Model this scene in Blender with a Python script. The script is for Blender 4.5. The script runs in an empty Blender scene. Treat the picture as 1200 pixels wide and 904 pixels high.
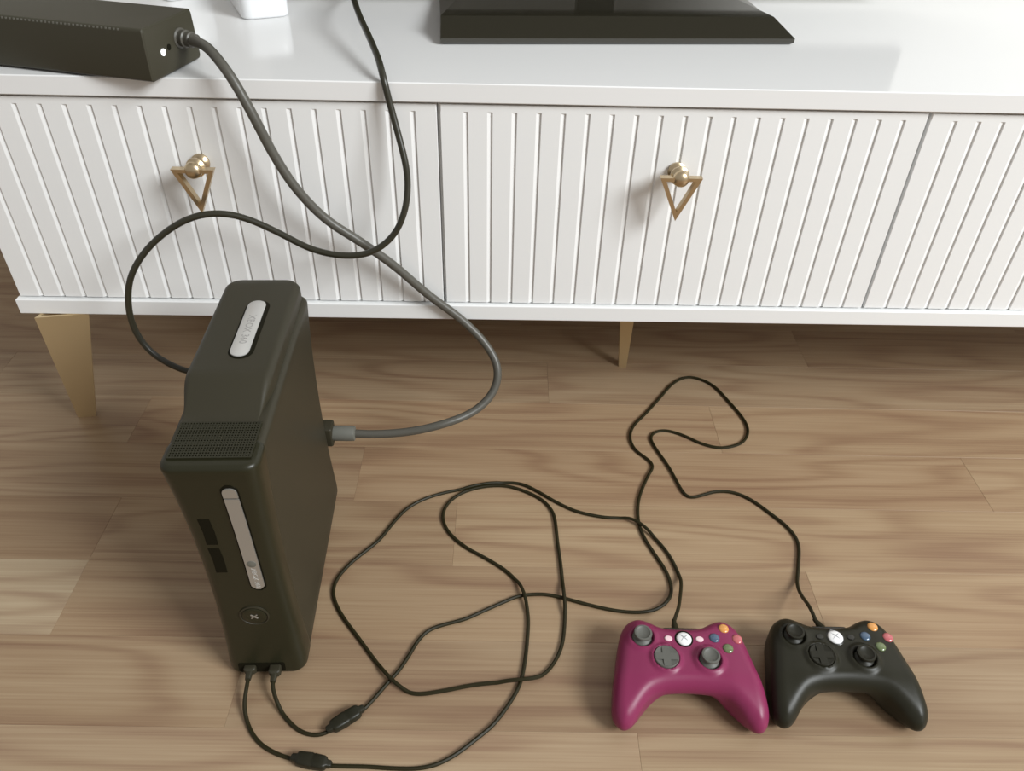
import bpy, bmesh, math, random
import numpy as np
from mathutils import Vector, Matrix

# ------------------------------------------------------------------ camera, world, lights, exposure
scene = bpy.context.scene
COL = scene.collection
PITCH, YAW, ROLL = 0.6769, -0.0264, 0.0286
CAM_LOC = Vector((0.0640, -0.8373, 0.7655))
FOCAL_PX = 931.98

cam_data = bpy.data.cameras.new('camera')
cam = bpy.data.objects.new('camera', cam_data)
COL.objects.link(cam)
fw = Vector((-math.sin(YAW) * math.cos(PITCH), math.cos(YAW) * math.cos(PITCH), -math.sin(PITCH)))
rt0 = Vector((math.cos(YAW), math.sin(YAW), 0))
up0 = rt0.cross(fw)
rt = rt0 * math.cos(ROLL) + up0 * math.sin(ROLL)
up = -rt0 * math.sin(ROLL) + up0 * math.cos(ROLL)
cam.matrix_world = Matrix(((rt.x, up.x, -fw.x, CAM_LOC.x), (rt.y, up.y, -fw.y, CAM_LOC.y),
                           (rt.z, up.z, -fw.z, CAM_LOC.z), (0, 0, 0, 1)))
cam_data.sensor_width = 36.0
cam_data.lens = 36.0 * FOCAL_PX / 1200.0
cam_data.clip_start = 0.02
scene.camera = cam

world = bpy.data.worlds.new('world')
scene.world = world
world.use_nodes = True
bg = world.node_tree.nodes['Background']
bg.inputs['Color'].default_value = (1.0, 0.965, 0.92, 1)
bg.inputs['Strength'].default_value = 0.38


def area_light(name, loc, target, size_x, size_y, power, color):
    d = bpy.data.lights.new(name, 'AREA')
    d.shape = 'RECTANGLE'
    d.size, d.size_y = size_x, size_y
    d.energy = power
    d.color = color
    o = bpy.data.objects.new(name, d)
    COL.objects.link(o)
    o.location = loc
    o.rotation_euler = (Vector(target) - Vector(loc)).to_track_quat('-Z', 'Y').to_euler()
    return o


# daylight from the window on the right of the room, in front of the cabinet
area_light('window_light', (3.45, -2.45, 3.15), (0.1, -0.05, 0.25), 1.9, 1.7, 268, (0.95, 0.985, 1.0))

vs = scene.view_settings
vs.view_transform = 'Standard'
vs.look = 'None'
vs.gamma = 1.0
vs.exposure = 0.12
vs.use_curve_mapping = False

# ------------------------------------------------------------------ materials
def mat(name, color, rough=0.5, metallic=0.0, spec=0.5, coat=0.0, bump=0.0, bump_scale=400.0,
        vary=0.0, vary_scale=6.0, emit=0.0):
    m = bpy.data.materials.new(name)
    m.use_nodes = True
    nt = m.node_tree
    b = nt.nodes['Principled BSDF']
    b.inputs['Base Color'].default_value = (*color, 1)
    b.inputs['Roughness'].default_value = rough
    b.inputs['Metallic'].default_value = metallic
    b.inputs['Specular IOR Level'].default_value = spec
    b.inputs['Coat Weight'].default_value = coat
    b.inputs['Coat Roughness'].default_value = 0.08
    tc = nt.nodes.new('ShaderNodeTexCoord')
    if vary:
        n = nt.nodes.new('ShaderNodeTexNoise')
        n.inputs['Scale'].default_value = vary_scale
        n.inputs['Detail'].default_value = 3
        nt.links.new(tc.outputs['Object'], n.inputs['Vector'])
        r = nt.nodes.new('ShaderNodeValToRGB')
        r.color_ramp.elements[0].position, r.color_ramp.elements[1].position = 0.3, 0.7
        r.color_ramp.elements[0].color = (*[c * (1 - vary) for c in color], 1)
        r.color_ramp.elements[1].color = (*[min(1, c * (1 + vary)) for c in color], 1)
        nt.links.new(n.outputs['Fac'], r.inputs['Fac'])
        nt.links.new(r.outputs['Color'], b.inputs['Base Color'])
    if bump:
        n = nt.nodes.new('ShaderNodeTexNoise')
        n.inputs['Scale'].default_value = bump_scale
        n.inputs['Detail'].default_value = 2
        nt.links.new(tc.outputs['Object'], n.inputs['Vector'])
        bp = nt.nodes.new('ShaderNodeBump')
        bp.inputs['Strength'].default_value = bump
        bp.inputs['Distance'].default_value = 0.001
        nt.links.new(n.outputs['Fac'], bp.inputs['Height'])
        nt.links.new(bp.outputs['Normal'], b.inputs['Normal'])
    if emit:
        b.inputs['Emission Color'].default_value = (*color, 1)
        b.inputs['Emission Strength'].default_value = emit
    return m


def wood_material():
    m = bpy.data.materials.new('laminate_wood')
    m.use_nodes = True
    nt = m.node_tree
    N, L = nt.nodes.new, nt.links.new
    b = nt.nodes['Principled BSDF']
    tc = N('ShaderNodeTexCoord')
    oi = N('ShaderNodeObjectInfo')
    # every plank shows another stretch of the wood
    mul = N('ShaderNodeVectorMath'); mul.operation = 'SCALE'
    comb = N('ShaderNodeCombineXYZ')
    comb.inputs[0].default_value, comb.inputs[1].default_value, comb.inputs[2].default_value = 1.7, 3.1, 9.7
    L(comb.outputs[0], mul.inputs[0])
    m9 = N('ShaderNodeMath'); m9.operation = 'MULTIPLY'; m9.inputs[1].default_value = 13.0
    L(oi.outputs['Random'], m9.inputs[0]); L(m9.outputs[0], mul.inputs['Scale'])
    add = N('ShaderNodeVectorMath'); add.operation = 'ADD'
    L(tc.outputs['Object'], add.inputs[0]); L(mul.outputs[0], add.inputs[1])
    # cathedral figure: contour bands of a stretched noise field
    mp = N('ShaderNodeMapping'); mp.inputs['Scale'].default_value = (1.15, 8.5, 1.0)
    L(add.outputs[0], mp.inputs['Vector'])
    n1 = N('ShaderNodeTexNoise'); n1.inputs['Scale'].default_value = 1.5; n1.inputs['Detail'].default_value = 1.0
    n1.inputs['Roughness'].default_value = 0.45
    L(mp.outputs[0], n1.inputs['Vector'])
    k = N('ShaderNodeMath'); k.operation = 'MULTIPLY'; k.inputs[1].default_value = 46.0
    L(n1.outputs['Fac'], k.inputs[0])
    sn = N('ShaderNodeMath'); sn.operation = 'SINE'; L(k.outputs[0], sn.inputs[0])
    half = N('ShaderNodeMath'); half.operation = 'MULTIPLY_ADD'
    half.inputs[1].default_value, half.inputs[2].default_value = 0.5, 0.5
    L(sn.outputs[0], half.inputs[0])
    # fine straight fibres
    mp2 = N('ShaderNodeMapping'); mp2.inputs['Scale'].default_value = (5.0, 380.0, 1.0)
    L(add.outputs[0], mp2.inputs['Vector'])
    n2 = N('ShaderNodeTexNoise'); n2.inputs['Scale'].default_value = 1.0; n2.inputs['Detail'].default_value = 4
    L(mp2.outputs[0], n2.inputs['Vector'])
    # broad cloudy tone
    mp3 = N('ShaderNodeMapping'); mp3.inputs['Scale'].default_value = (1.8, 14.0, 1.0)
    L(add.outputs[0], mp3.inputs['Vector'])
    n3 = N('ShaderNodeTexNoise'); n3.inputs['Scale'].default_value = 1.3; n3.inputs['Detail'].default_value = 3
    L(mp3.outputs[0], n3.inputs['Vector'])
    pw = N('ShaderNodeMath'); pw.operation = 'POWER'; pw.inputs[1].default_value = 2.2; L(half.outputs[0], pw.inputs[0])
    a1 = N('ShaderNodeMath'); a1.operation = 'MULTIPLY_ADD'
    a1.inputs[1].default_value, a1.inputs[2].default_value = -0.15, 0.145
    L(pw.outputs[0], a1.inputs[0])
    a2 = N('ShaderNodeMath'); a2.operation = 'MULTIPLY_ADD'; a2.inputs[1].default_value = 0.40
    L(n2.outputs['Fac'], a2.inputs[0]); L(a1.outputs[0], a2.inputs[2])
    a3 = N('ShaderNodeMath'); a3.operation = 'MULTIPLY_ADD'; a3.inputs[1].default_value = 0.36
    L(n3.outputs['Fac'], a3.inputs[0]); L(a2.outputs[0], a3.inputs[2])
    ramp = N('ShaderNodeValToRGB')
    e = ramp.color_ramp.elements
    e[0].position, e[1].position = 0.24, 0.70
    e[0].color = (0.226, 0.134, 0.082, 1)
    e[1].color = (0.412, 0.306, 0.196, 1)
    mid = e.new(0.47); mid.color = (0.322, 0.221, 0.134, 1)
    L(a3.outputs[0], ramp.inputs['Fac'])
    # plank tone from the object's own colour
    mx = N('ShaderNodeMix'); mx.data_type = 'RGBA'; mx.blend_type = 'MULTIPLY'
    mx.inputs['Factor'].default_value = 1.0
    L(ramp.outputs['Color'], mx.inputs['A']); L(oi.outputs['Color'], mx.inputs['B'])
    L(mx.outputs['Result'], b.inputs['Base Color'])
    b.inputs['Roughness'].default_value = 0.42
    b.inputs['Specular IOR Level'].default_value = 0.35
    bp = N('ShaderNodeBump'); bp.inputs['Strength'].default_value = 0.06; bp.inputs['Distance'].default_value = 0.001
    L(n2.outputs['Fac'], bp.inputs['Height']); L(bp.outputs['Normal'], b.inputs['Normal'])
    return m


M = {}
M['wood'] = wood_material()
M['floor_base'] = mat('floor_underlay', (0.16, 0.11, 0.07), 0.8, vary=0.1)
M['wall'] = mat('wall_paint', (0.74, 0.72, 0.68), 0.75, bump=0.1, bump_scale=220)
M['white'] = mat('white_lacquer', (0.84, 0.845, 0.84), 0.34, spec=0.4, vary=0.01, vary_scale=3)
M['white_top'] = mat('white_gloss_worktop', (0.82, 0.82, 0.815), 0.12, spec=0.24, vary=0.012, vary_scale=3)
M['brass'] = mat('brushed_brass', (0.62, 0.50, 0.33), 0.32, metallic=1.0, bump=0.05, bump_scale=900)
M['brass_leg'] = mat('satin_gold_leg', (0.66, 0.52, 0.31), 0.42, metallic=0.6, bump=0.05, bump_scale=900)
M['shell'] = mat('black_matte_plastic', (0.034, 0.030, 0.018), 0.45, spec=0.30, bump=0.12, bump_scale=2600)
M['adapter'] = mat('dark_olive_black_plastic', (0.046, 0.042, 0.027), 0.48, spec=0.3, bump=0.12, bump_scale=2600)
M['gloss_black'] = mat('black_gloss_plastic', (0.020, 0.019, 0.009), 0.33, spec=0.32)
M['deep_black'] = mat('recess_black', (0.009, 0.008, 0.004), 0.6, spec=0.08)
M['silver'] = mat('silver_plastic', (0.40, 0.38, 0.345), 0.28, metallic=0.5)
M['silver_label'] = mat('pale_silver_label', (0.56, 0.55, 0.53), 0.35, metallic=0.3)
M['print'] = mat('grey_print', (0.32, 0.31, 0.30), 0.5)
M['cable'] = mat('black_cable_rubber', (0.018, 0.015, 0.004), 0.45, spec=0.25)
M['video_cable'] = mat('black_video_cable_rubber', (0.026, 0.024, 0.014), 0.34, spec=0.5)
M['power_cord'] = mat('grey_cord_rubber', (0.085, 0.080, 0.066), 0.40, spec=0.45)
M['plug_grey'] = mat('grey_plug_plastic', (0.14, 0.14, 0.12), 0.5)
M['purple'] = mat('magenta_plastic', (0.215, 0.024, 0.080), 0.36, spec=0.32, bump=0.06, bump_scale=2600)
M['pad_black'] = mat('charcoal_plastic', (0.017, 0.016, 0.009), 0.38, spec=0.26, bump=0.06, bump_scale=2600)
M['stick_grey'] = mat('grey_rubber', (0.105, 0.105, 0.092), 0.5, bump=0.1, bump_scale=1800)
M['stick_black'] = mat('black_rubber', (0.015, 0.014, 0.008), 0.45, spec=0.3)
M['btn_orange'] = mat('orange_button', (0.66, 0.30, 0.08), 0.2, coat=0.4)
M['btn_red'] = mat('red_button', (0.48, 0.12, 0.13), 0.2, coat=0.4)
M['btn_blue'] = mat('blue_button', (0.060, 0.10, 0.16), 0.2, coat=0.4)
M['btn_green'] = mat('green_button', (0.13, 0.17, 0.075), 0.2, coat=0.4)
M['btn_pale'] = mat('pale_pink_button', (0.80, 0.58, 0.62), 0.25, coat=0.3)
M['btn_black'] = mat('black_button', (0.016, 0.015, 0.011), 0.25)
M['guide'] = mat('pearl_guide_button', (0.86, 0.86, 0.86), 0.15, coat=0.5)
M['guide_mark'] = mat('grey_guide_mark', (0.45, 0.46, 0.47), 0.3)
M['white_plastic'] = mat('white_plastic', (0.84, 0.85, 0.86), 0.25, spec=0.5)
M['tv_black'] = mat('television_gloss_black', (0.022, 0.020, 0.013), 0.16, spec=0.5)
M['tv_foot'] = mat('television_foot_gloss_black', (0.030, 0.027, 0.018), 0.07, spec=1.0)
M['screen'] = mat('television_screen', (0.010, 0.010, 0.010), 0.12, spec=0.4)
M['led'] = mat('white_led', (0.95, 0.97, 1.0), 0.3, emit=1.2)


# ------------------------------------------------------------------ mesh helpers
class MB:
    """Collects verts and faces; build() links them as ONE mesh object."""

    def __init__(self):
        self.v, self.f = [], []

    def add(self, vs, fs):
        o = len(self.v)
        self.v += [tuple(p) for p in vs]
        self.f += [tuple(i + o for i in q) for q in fs]
        return self

    def box(self, x0, x1, y0, y1, z0, z1):
        vs = [(x, y, z) for z in (z0, z1) for y in (y0, y1) for x in (x0, x1)]
        return self.add(vs, [(0, 2, 3, 1), (4, 5, 7, 6), (0, 1, 5, 4), (2, 6, 7, 3), (0, 4, 6, 2), (1, 3, 7, 5)])

    def loft(self, rings, closed_ends=True):
        n = len(rings[0])
        vs = [p for r in rings for p in r]
        fs = []
        for i in range(len(rings) - 1):
            for j in range(n):
                a, b = i * n + j, i * n + (j + 1) % n
                fs.append((a, b, b + n, a + n))
        if closed_ends:
            fs.append(tuple(range(n))[::-1])
            fs.append(tuple(range((len(rings) - 1) * n, len(rings) * n)))
        return self.add(vs, fs)

    def lathe(self, prof, origin=(0, 0, 0), axis=(0, 0, 1), n=24):
        """prof: (radius, height) pairs along the axis."""
        q = Vector((0, 0, 1)).rotation_difference(Vector(axis).normalized())
        o = Vector(origin)
        rings = []
        for r, h in prof:
            r = max(r, 1e-5)
            rings.append([o + q @ Vector((r * math.cos(2 * math.pi * k / n), r * math.sin(2 * math.pi * k / n), h))
                          for k in range(n)])
        return self.loft(rings)

    def tube(self, pts, r, n=10):
        pts = [Vector(p) for p in pts]
        tan = [(pts[min(i + 1, len(pts) - 1)] - pts[max(i - 1, 0)]).normalized() for i in range(len(pts))]
        ref = Vector((0, 0, 1)) if abs(tan[0].z) < 0.9 else Vector((1, 0, 0))
        nrm = (ref - tan[0] * ref.dot(tan[0])).normalized()
        rings = []
        for i, p in enumerate(pts):
            nrm = (nrm - tan[i] * nrm.dot(tan[i])).normalized()
            bn = tan[i].cross(nrm)
            rr = r[i] if isinstance(r, (list, tuple)) else r
            rings.append([p + (nrm * math.cos(2 * math.pi * k / n) + bn * math.sin(2 * math.pi * k / n)) * rr
                          for k in range(n)])
        return self.loft(rings)

    def rbox(self, cx, cy, z0, z1, hx, hy, r, e=0.002, seg=5, steps=3, taper=0.0):
        """Box with rounded vertical edges (radius r) and rounded rims (radius e)."""
        rings = []
        lv = []
        for i in range(steps + 1):
            a = math.pi / 2 * i / steps
            lv.append((z0 + e * (1 - math.sin(a)), e * (1 - math.cos(a))))
        lv = lv[::-1]
        lv = [(z0 + e * (1 - math.cos(math.pi / 2 * i / steps)), e * (1 - math.sin(math.pi / 2 * i / steps)))
              for i in range(steps + 1)]
        lv += [(z1 - e * (1 - math.cos(math.pi / 2 * i / steps)), e * (1 - math.sin(math.pi / 2 * i / steps)))
               for i in range(steps, -1, -1)]
        for z, ins in lv:
            t = taper * (z - z0) / (z1 - z0)
            rings.append([(cx + x, cy + y, z) for x, y in rrect(hx - ins - t, hy - ins - t, max(r - ins, 1e-4), seg)])
        return self.loft(rings)

    def build(self, name, material, parent=None, loc=(0, 0, 0), rot=(0, 0, 0), sharp=40):
        me = bpy.data.meshes.new(name)
        me.from_pydata(self.v, [], self.f)
        bm = bmesh.new()
        bm.from_mesh(me)
        bmesh.ops.recalc_face_normals(bm, faces=bm.faces)
        bm.to_mesh(me)
        bm.free()
        return link_mesh(name, me, material, parent, loc, rot, sharp)


def link_mesh(name, me, material, parent=None, loc=(0, 0, 0), rot=(0, 0, 0), sharp=40):
    if sharp:
        me.polygons.foreach_set('use_smooth', [True] * len(me.polygons))
        me.set_sharp_from_angle(angle=math.radians(sharp))
    me.materials.append(material)
    o = bpy.data.objects.new(name, me)
    COL.objects.link(o)
    o.parent = parent
    o.location, o.rotation_euler = loc, rot
    return o


def rrect(hx, hy, r, seg=5):
    pts = []
    r = min(r, hx * 0.999, hy * 0.999)
    for cx, cy, a0 in ((hx - r, hy - r, 0), (-hx + r, hy - r, 90), (-hx + r, -hy + r, 180), (hx - r, -hy + r, 270)):
        for i in range(seg + 1):
            a = math.radians(a0 + 90 * i / seg)
            pts.append((cx + r * math.cos(a), cy + r * math.sin(a)))
    return pts


def empty(name, loc=(0, 0, 0), rz=0.0):
    o = bpy.data.objects.new(name, None)
    o.empty_display_size = 0.05
    COL.objects.link(o)
    o.location = loc
    o.rotation_euler = (0, 0, rz)
    return o


def tag(o, label=None, cat=None, group=None, kind=None):
    if label: o['label'] = label
    if cat: o['category'] = cat
    if group: o['group'] = group
    if kind: o['kind'] = kind
    return o


def text_mesh(name, body, size, material, parent, matrix, depth=0.0002):
    cu = bpy.data.curves.new(name, 'FONT')
    cu.body = body
    cu.size = size
    cu.align_x = 'CENTER'
    cu.align_y = 'CENTER'
    cu.extrude = depth
    cu.resolution_u = 2
    t = bpy.data.objects.new(name + '_tmp', cu)
    COL.objects.link(t)
    bpy.context.view_layer.update()
    me = bpy.data.meshes.new_from_object(t)
    bpy.data.objects.remove(t)
    bpy.data.curves.remove(cu)
    me.transform(matrix)
    me.name = name
    me.materials.clear()
    return link_mesh(name, me, material, parent, sharp=30)


def catmull(ctrl, step):
    """Evenly spaced points on a Catmull-Rom curve through ctrl."""
    c = np.array(ctrl, float)
    c = np.vstack([2 * c[0] - c[1], c, 2 * c[-1] - c[-2]])
    out = []
    for i in range(1, len(c) - 2):
        p0, p1, p2, p3 = c[i - 1:i + 3]
        n = max(2, int(np.linalg.norm(p2 - p1) / (step * 0.2)))
        t = (np.arange(n) / n)[:, None]
        out.append(0.5 * (2 * p1 + (p2 - p0) * t + (2 * p0 - 5 * p1 + 4 * p2 - p3) * t ** 2
                          + (3 * p1 - p0 - 3 * p2 + p3) * t ** 3))
    out.append(c[-2][None])
    p = np.vstack(out)
    s = np.concatenate([[0], np.cumsum(np.linalg.norm(np.diff(p, axis=0), axis=1))])
    q = np.linspace(0, s[-1], max(8, int(s[-1] / step)))
    return np.stack([np.interp(q, s, p[:, k]) for k in range(c.shape[1])], 1)


def smooth_pts(p, it=6):
    p = p.copy()
    for _ in range(it):
        p[1:-1] = p[1:-1] * 0.5 + (p[:-2] + p[2:]) * 0.25
    return p


def surface_nets(F, org, h):
    """Quad surface of the zero level of F (negative inside)."""
    nx, ny, nz = F.shape
    c = [F[i:nx - 1 + i, j:ny - 1 + j, k:nz - 1 + k] for i in (0, 1) for j in (0, 1) for k in (0, 1)]
    offs = [(i, j, k) for i in (0, 1) for j in (0, 1) for k in (0, 1)]
    cnt = np.zeros(c[0].shape)
    acc = np.zeros(c[0].shape + (3,))
    for a in range(8):
        for b in range(a + 1, 8):
            d = np.subtract(offs[b], offs[a])
            if np.abs(d).sum() != 1:
                continue
            m = (c[a] < 0) != (c[b] < 0)
            t = np.where(m, c[a] / np.where(m, c[a] - c[b], 1), 0)
            for ax in range(3):
                acc[..., ax] += np.where(m, offs[a][ax] + t * d[ax], 0)
            cnt += m
    act = cnt > 0
    idx = -np.ones(act.shape, int)
    idx[act] = np.arange(act.sum())
    cells = np.argwhere(act)
    V = (cells + acc[act] / cnt[act][:, None]) * h + np.array(org)
    faces = []
    S = F < 0
    for ax in range(3):
        sl0 = [slice(1, -1)] * 3; sl1 = [slice(1, -1)] * 3
        sl0[ax] = slice(0, -1); sl1[ax] = slice(1, None)
        e = np.argwhere(S[tuple(sl0)] != S[tuple(sl1)])
        e = e + np.array([0 if k == ax else 1 for k in range(3)])
        o1, o2 = [k for k in range(3) if k != ax]
        def cell(d1, d2):
            g = e.copy(); g[:, o1] -= d1; g[:, o2] -= d2
            return idx[g[:, 0], g[:, 1], g[:, 2]]
        q = np.stack([cell(1, 1), cell(0, 1), cell(0, 0), cell(1, 0)], 1)
        flip = S[e[:, 0], e[:, 1], e[:, 2]] == (ax == 1)
        q[flip] = q[flip][:, ::-1]
        faces.append(q)
    return V, np.vstack(faces)


# ------------------------------------------------------------------ the setting
def build_floor():
    fl = MB().box(-2.6, 3.0, -3.2, 0.62, -0.05, -0.012).build('floor', M['floor_base'], sharp=0)
    tag(fl, kind='structure')
    rnd = random.Random(7)
    PITCH_Y, GAP = 0.102, 0.00006
    # row k spans y0 .. y0 + PITCH_Y; known end joints first
    rows = {}
    y_start = -0.4335
    joints = {-1: [-0.66, 0.211, 1.07], 0: [-0.93, -0.20, 0.66, 1.5], 1: [-1.28, -0.418, 0.4386, 1.30], 2: [-0.85, -0.418, 0.014, 0.87],
              3: [-0.98, -0.12, 0.715, 1.55], 4: [-0.45, 0.38, 1.2], 5: [-0.7, 0.14, 0.98], 6: [-0.3, 0.56, 1.4],
              7: [-0.75, 0.1, 0.95], 8: [-0.4, 0.45, 1.3], -2: [-0.9, -0.05, 0.8], -3: [-0.5, 0.35, 1.2]}
    light = (1.10, 1.13, 1.16)
    tones = {(-1, 0): (1.07, 1.12, 1.13), (-1, 1): light, (-1, 2): (1.05, 1.08, 1.08), (1, 1): (1.16, 1.25, 1.32), (0, 1): (0.98, 0.97, 0.95),
             (0, 0): (0.97, 0.96, 0.94), (2, 2): (0.93, 0.91, 0.88), (2, 1): (0.90, 0.86, 0.82), (1, 2): (0.95, 0.93, 0.9),
             (3, 2): (1.0, 0.96, 0.93), (2, 3): (1.04, 1.03, 1.0), (3, 3): (1.08, 1.07, 1.05), (1, 3): (1.02, 1.0, 0.97)}
    for k in range(-9, 10):
        y0 = y_start + k * PITCH_Y
        js = joints.get(k)
        if js is None:
            s = rnd.uniform(-0.6, 0.0)
            js = [s, s + 0.85, s + 1.7]
        js = [-2.4] + ([] if js[0] < -1.2 else [js[0] - 0.86]) + js + [min(js[-1] + 0.86, 2.6)]
        real = [j for j in joints.get(k, js)]
        for i in range(len(js) - 1):
            a, b = js[i], js[i + 1]
            if b - a < 0.05:
                continue
            hx, hy = (b - a) / 2 - GAP, PITCH_Y / 2 - GAP
            c = 0.0002
            mb = MB()
            mb.loft([[(-hx, -hy, -0.012), (hx, -hy, -0.012), (hx, hy, -0.012), (-hx, hy, -0.012)],
                     [(-hx, -hy, -c), (hx, -hy, -c), (hx, hy, -c), (-hx, hy, -c)],
                     [(-hx + c, -hy + c, 0), (hx - c, -hy + c, 0), (hx - c, hy - c, 0), (-hx + c, hy - c, 0)]])
            xc, yc = (a + b) / 2, y0 + PITCH_Y / 2
            ang = -0.011
            px = -0.1 + (xc + 0.1) * math.cos(ang) - (yc + 0.3) * math.sin(ang)
            py = -0.3 + (xc + 0.1) * math.sin(ang) + (yc + 0.3) * math.cos(ang)
            o = mb.build('plank', M['wood'], fl, (px, py, 0), (0, 0, ang), sharp=0)
            n = sum(1 for j in real if j <= a + 1e-6)
            t = tones.get((k, n))
            if t is None:
                v = rnd.uniform(0.90, 1.08)
                w = rnd.uniform(-0.03, 0.06)
                t = (v, v - w * 0.5, v - w)
            o.color = (*t, 1)
    return fl


build_floor()
tag(MB().box(-2.6, 3.0, 0.56, 0.62, -0.012, 2.6).build('wall_back', M['wall'], sharp=0), kind='structure')
tag(MB().box(-2.6, 3.0, 0.545, 0.56, 0.0, 0.08).build('baseboard_back', M['white'], sharp=0), kind='structure')

# ------------------------------------------------------------------ television cabinet
W = 0.5243
ZB0, ZB1, ZT0, ZT1 = 0.2017, 0.2229, 0.4738, 0.4942
DEPTH = 0.42


def build_cabinet():
    cab = empty('tv_cabinet', (0.262, 0.2, 0))
    tag(cab, 'long white cabinet with fluted doors, brass triangle handles and gold legs', 'cabinet')
    off = (-0.262, -0.2, 0)
    x0, x1 = -W, 3 * W

    def put(mb, name, m, **k):
        return mb.build(name, m, cab, off, **k)

    t = 0.016
    body = MB()
    body.box(x0, x0 + t, 0.019, DEPTH, ZB1, ZT0)
    body.box(x1 - t, x1, 0.019, DEPTH, ZB1, ZT0)
    for k in range(3):
        body.box(k * W - t / 2, k * W + t / 2, 0.019, DEPTH, ZB1, ZT0)
        body.box(k * W - 0.0014, k * W + 0.0014, 0.009, 0.019, ZB1, ZT0)  # thin strip added inside each door joint so the gap looks lighter
    body.box(x0 + t, x1 - t, DEPTH - 0.006, DEPTH, ZB1, ZT0)
    put(body, 'body', M['white'], sharp=0)

    def slab(xa, xb, ya, yb, za, zb, c):
        mb = MB()
        mb.loft([[(xa + i, ya + i, z), (xb - i, ya + i, z), (xb - i, yb - i, z), (xa + i, yb - i, z)]
                 for z, i in ((za, c), (za + c, 0), (zb - c, 0), (zb, c))])
        return mb
    put(slab(x0 - 0.003, x1 + 0.003, -0.005, DEPTH + 0.004, ZT0, ZT1, 0.001), 'worktop', M['white_top'], sharp=0)
    put(slab(x0 - 0.003, x1 + 0.003, -0.005, DEPTH, ZB0, ZB1, 0.0012), 'bottom_panel', M['white'], sharp=0)

    # one slat shared by all doors: flat face, chamfered long edges that make the V grooves
    zd0, zd1 = ZB1 + 0.0022, ZT0 - 0.0032
    n, gap = 20, 0.0019
    pw = (W - 2 * gap) / n
    cl, cr, dp = 0.0009, 0.0050, 0.0023
    rail = 0.0075
    zs0, zs1 = -(zd1 - rail - zd0) / 2, (zd1 - rail - zd0) / 2
    def slat_proto(xl, xr, left, right):
        pf = [(xl, dp if left else 0.0004), (xl + (cl if left else 0.0004), 0), (xr - (cr if right else 0.0004), 0), (xr, dp if right else 0.0004),
              (xr, 0.006), (xl, 0.006)]
        return MB().loft([[(x, y, z) for x, y in pf] for z in (zs0, zs1)])
    sh = 0.0026
    protos = {'first': slat_proto(-pw / 2, pw / 2 + sh, False, True), 'mid': slat_proto(-pw / 2 + sh, pw / 2 + sh, True, True),
              'last': slat_proto(-pw / 2 + sh, pw / 2, True, False)}
    slat_mesh = {}
    for d in range(4):
        xa, xb = -W + d * W + gap, d * W - gap
        xc = (xa + xb) / 2
        door = empty_door = MB()
        door.box(xa, xb, 0.0058, 0.018, zd0, zd1)
        door = put(door, 'door', M['white'], sharp=0)
        top = MB()
        top.loft([[(xa, 0.0058, zd1 - rail), (xb, 0.0058, zd1 - rail), (xb, 0.0058, zd1), (xa, 0.0058, zd1)],
                  [(xa, 0.0008, zd1 - rail - 0.0), (xb, 0.0008, zd1 - rail), (xb, 0.0008, zd1), (xa, 0.0008, zd1)],
                  [(xa + .0008, 0, zd1 - rail), (xb - .0008, 0, zd1 - rail), (xb - .0008, 0, zd1 - .0008), (xa + .0008, 0, zd1 - .0008)]])
        top.build('top_rail', M['white'], door, sharp=0)
        for i in range(n):
            loc = (xa + pw * (i + 0.5), 0, (zd0 + zd1 - rail) / 2)
            kind = 'first' if i == 0 else 'last' if i == n - 1 else 'mid'
            if kind not in slat_mesh:
                o = protos[kind].build('slat', M['white'], door, loc, sharp=0)
                slat_mesh[kind] = o.data
            else:
                o = bpy.data.objects.new('slat', slat_mesh[kind])
                COL.objects.link(o)
                o.parent = door
                o.location = loc
        # brass handle: stepped knob and a hanging triangle
        zk = 0.4020
        kn = MB().lathe([(r * 1.2, hh) for r, hh in [(0.0075, 0), (0.0085, 0.0015), (0.0085, 0.004), (0.006, 0.006), (0.0045, 0.009), (0.0045, 0.013),
                         (0.0075, 0.0145), (0.0088, 0.0175), (0.0088, 0.0195), (0.006, 0.022), (0.0065, 0.0235), (0.0078, 0.0265),
                         (0.0072, 0.030), (0.005, 0.0325), (0.002, 0.0335), (0, 0.0337)]], (xc, 0.0, zk), (0, -1, 0.09), 28)
        o = kn.build('handle_knob', M['brass'], door, sharp=50)
        tag(o, 'round stepped brass knob')
        tri_o = [(-0.0230, 0.0030), (0.0230, 0.0030), (0.0, -0.0475)]
        tri_i = [(-0.0160, -0.0010), (0.0160, -0.0010), (0.0, -0.0370)]
        yt0, yt1 = -0.0310, -0.0230
        mb = MB()
        ring = lambda pts, y: [(xc + x, y, zk + 0.0015 + z) for x, z in pts]
        vs = ring(tri_o, yt0) + ring(tri_i, yt0) + ring(tri_o, yt1) + ring(tri_i, yt1)
        fs = []
        for a in range(3):
            b = (a + 1) % 3
            fs += [(a, b, 3 + b, 3 + a), (6 + a, 9 + a, 9 + b, 6 + b), (a, 6 + a, 6 + b, b), (3 + a, 3 + b, 9 + b, 9 + a)]
        mb.add(vs, fs)
        o = mb.build('handle_triangle', M['brass'], door, sharp=0)
        tag(o, 'hanging open brass triangle')

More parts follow.
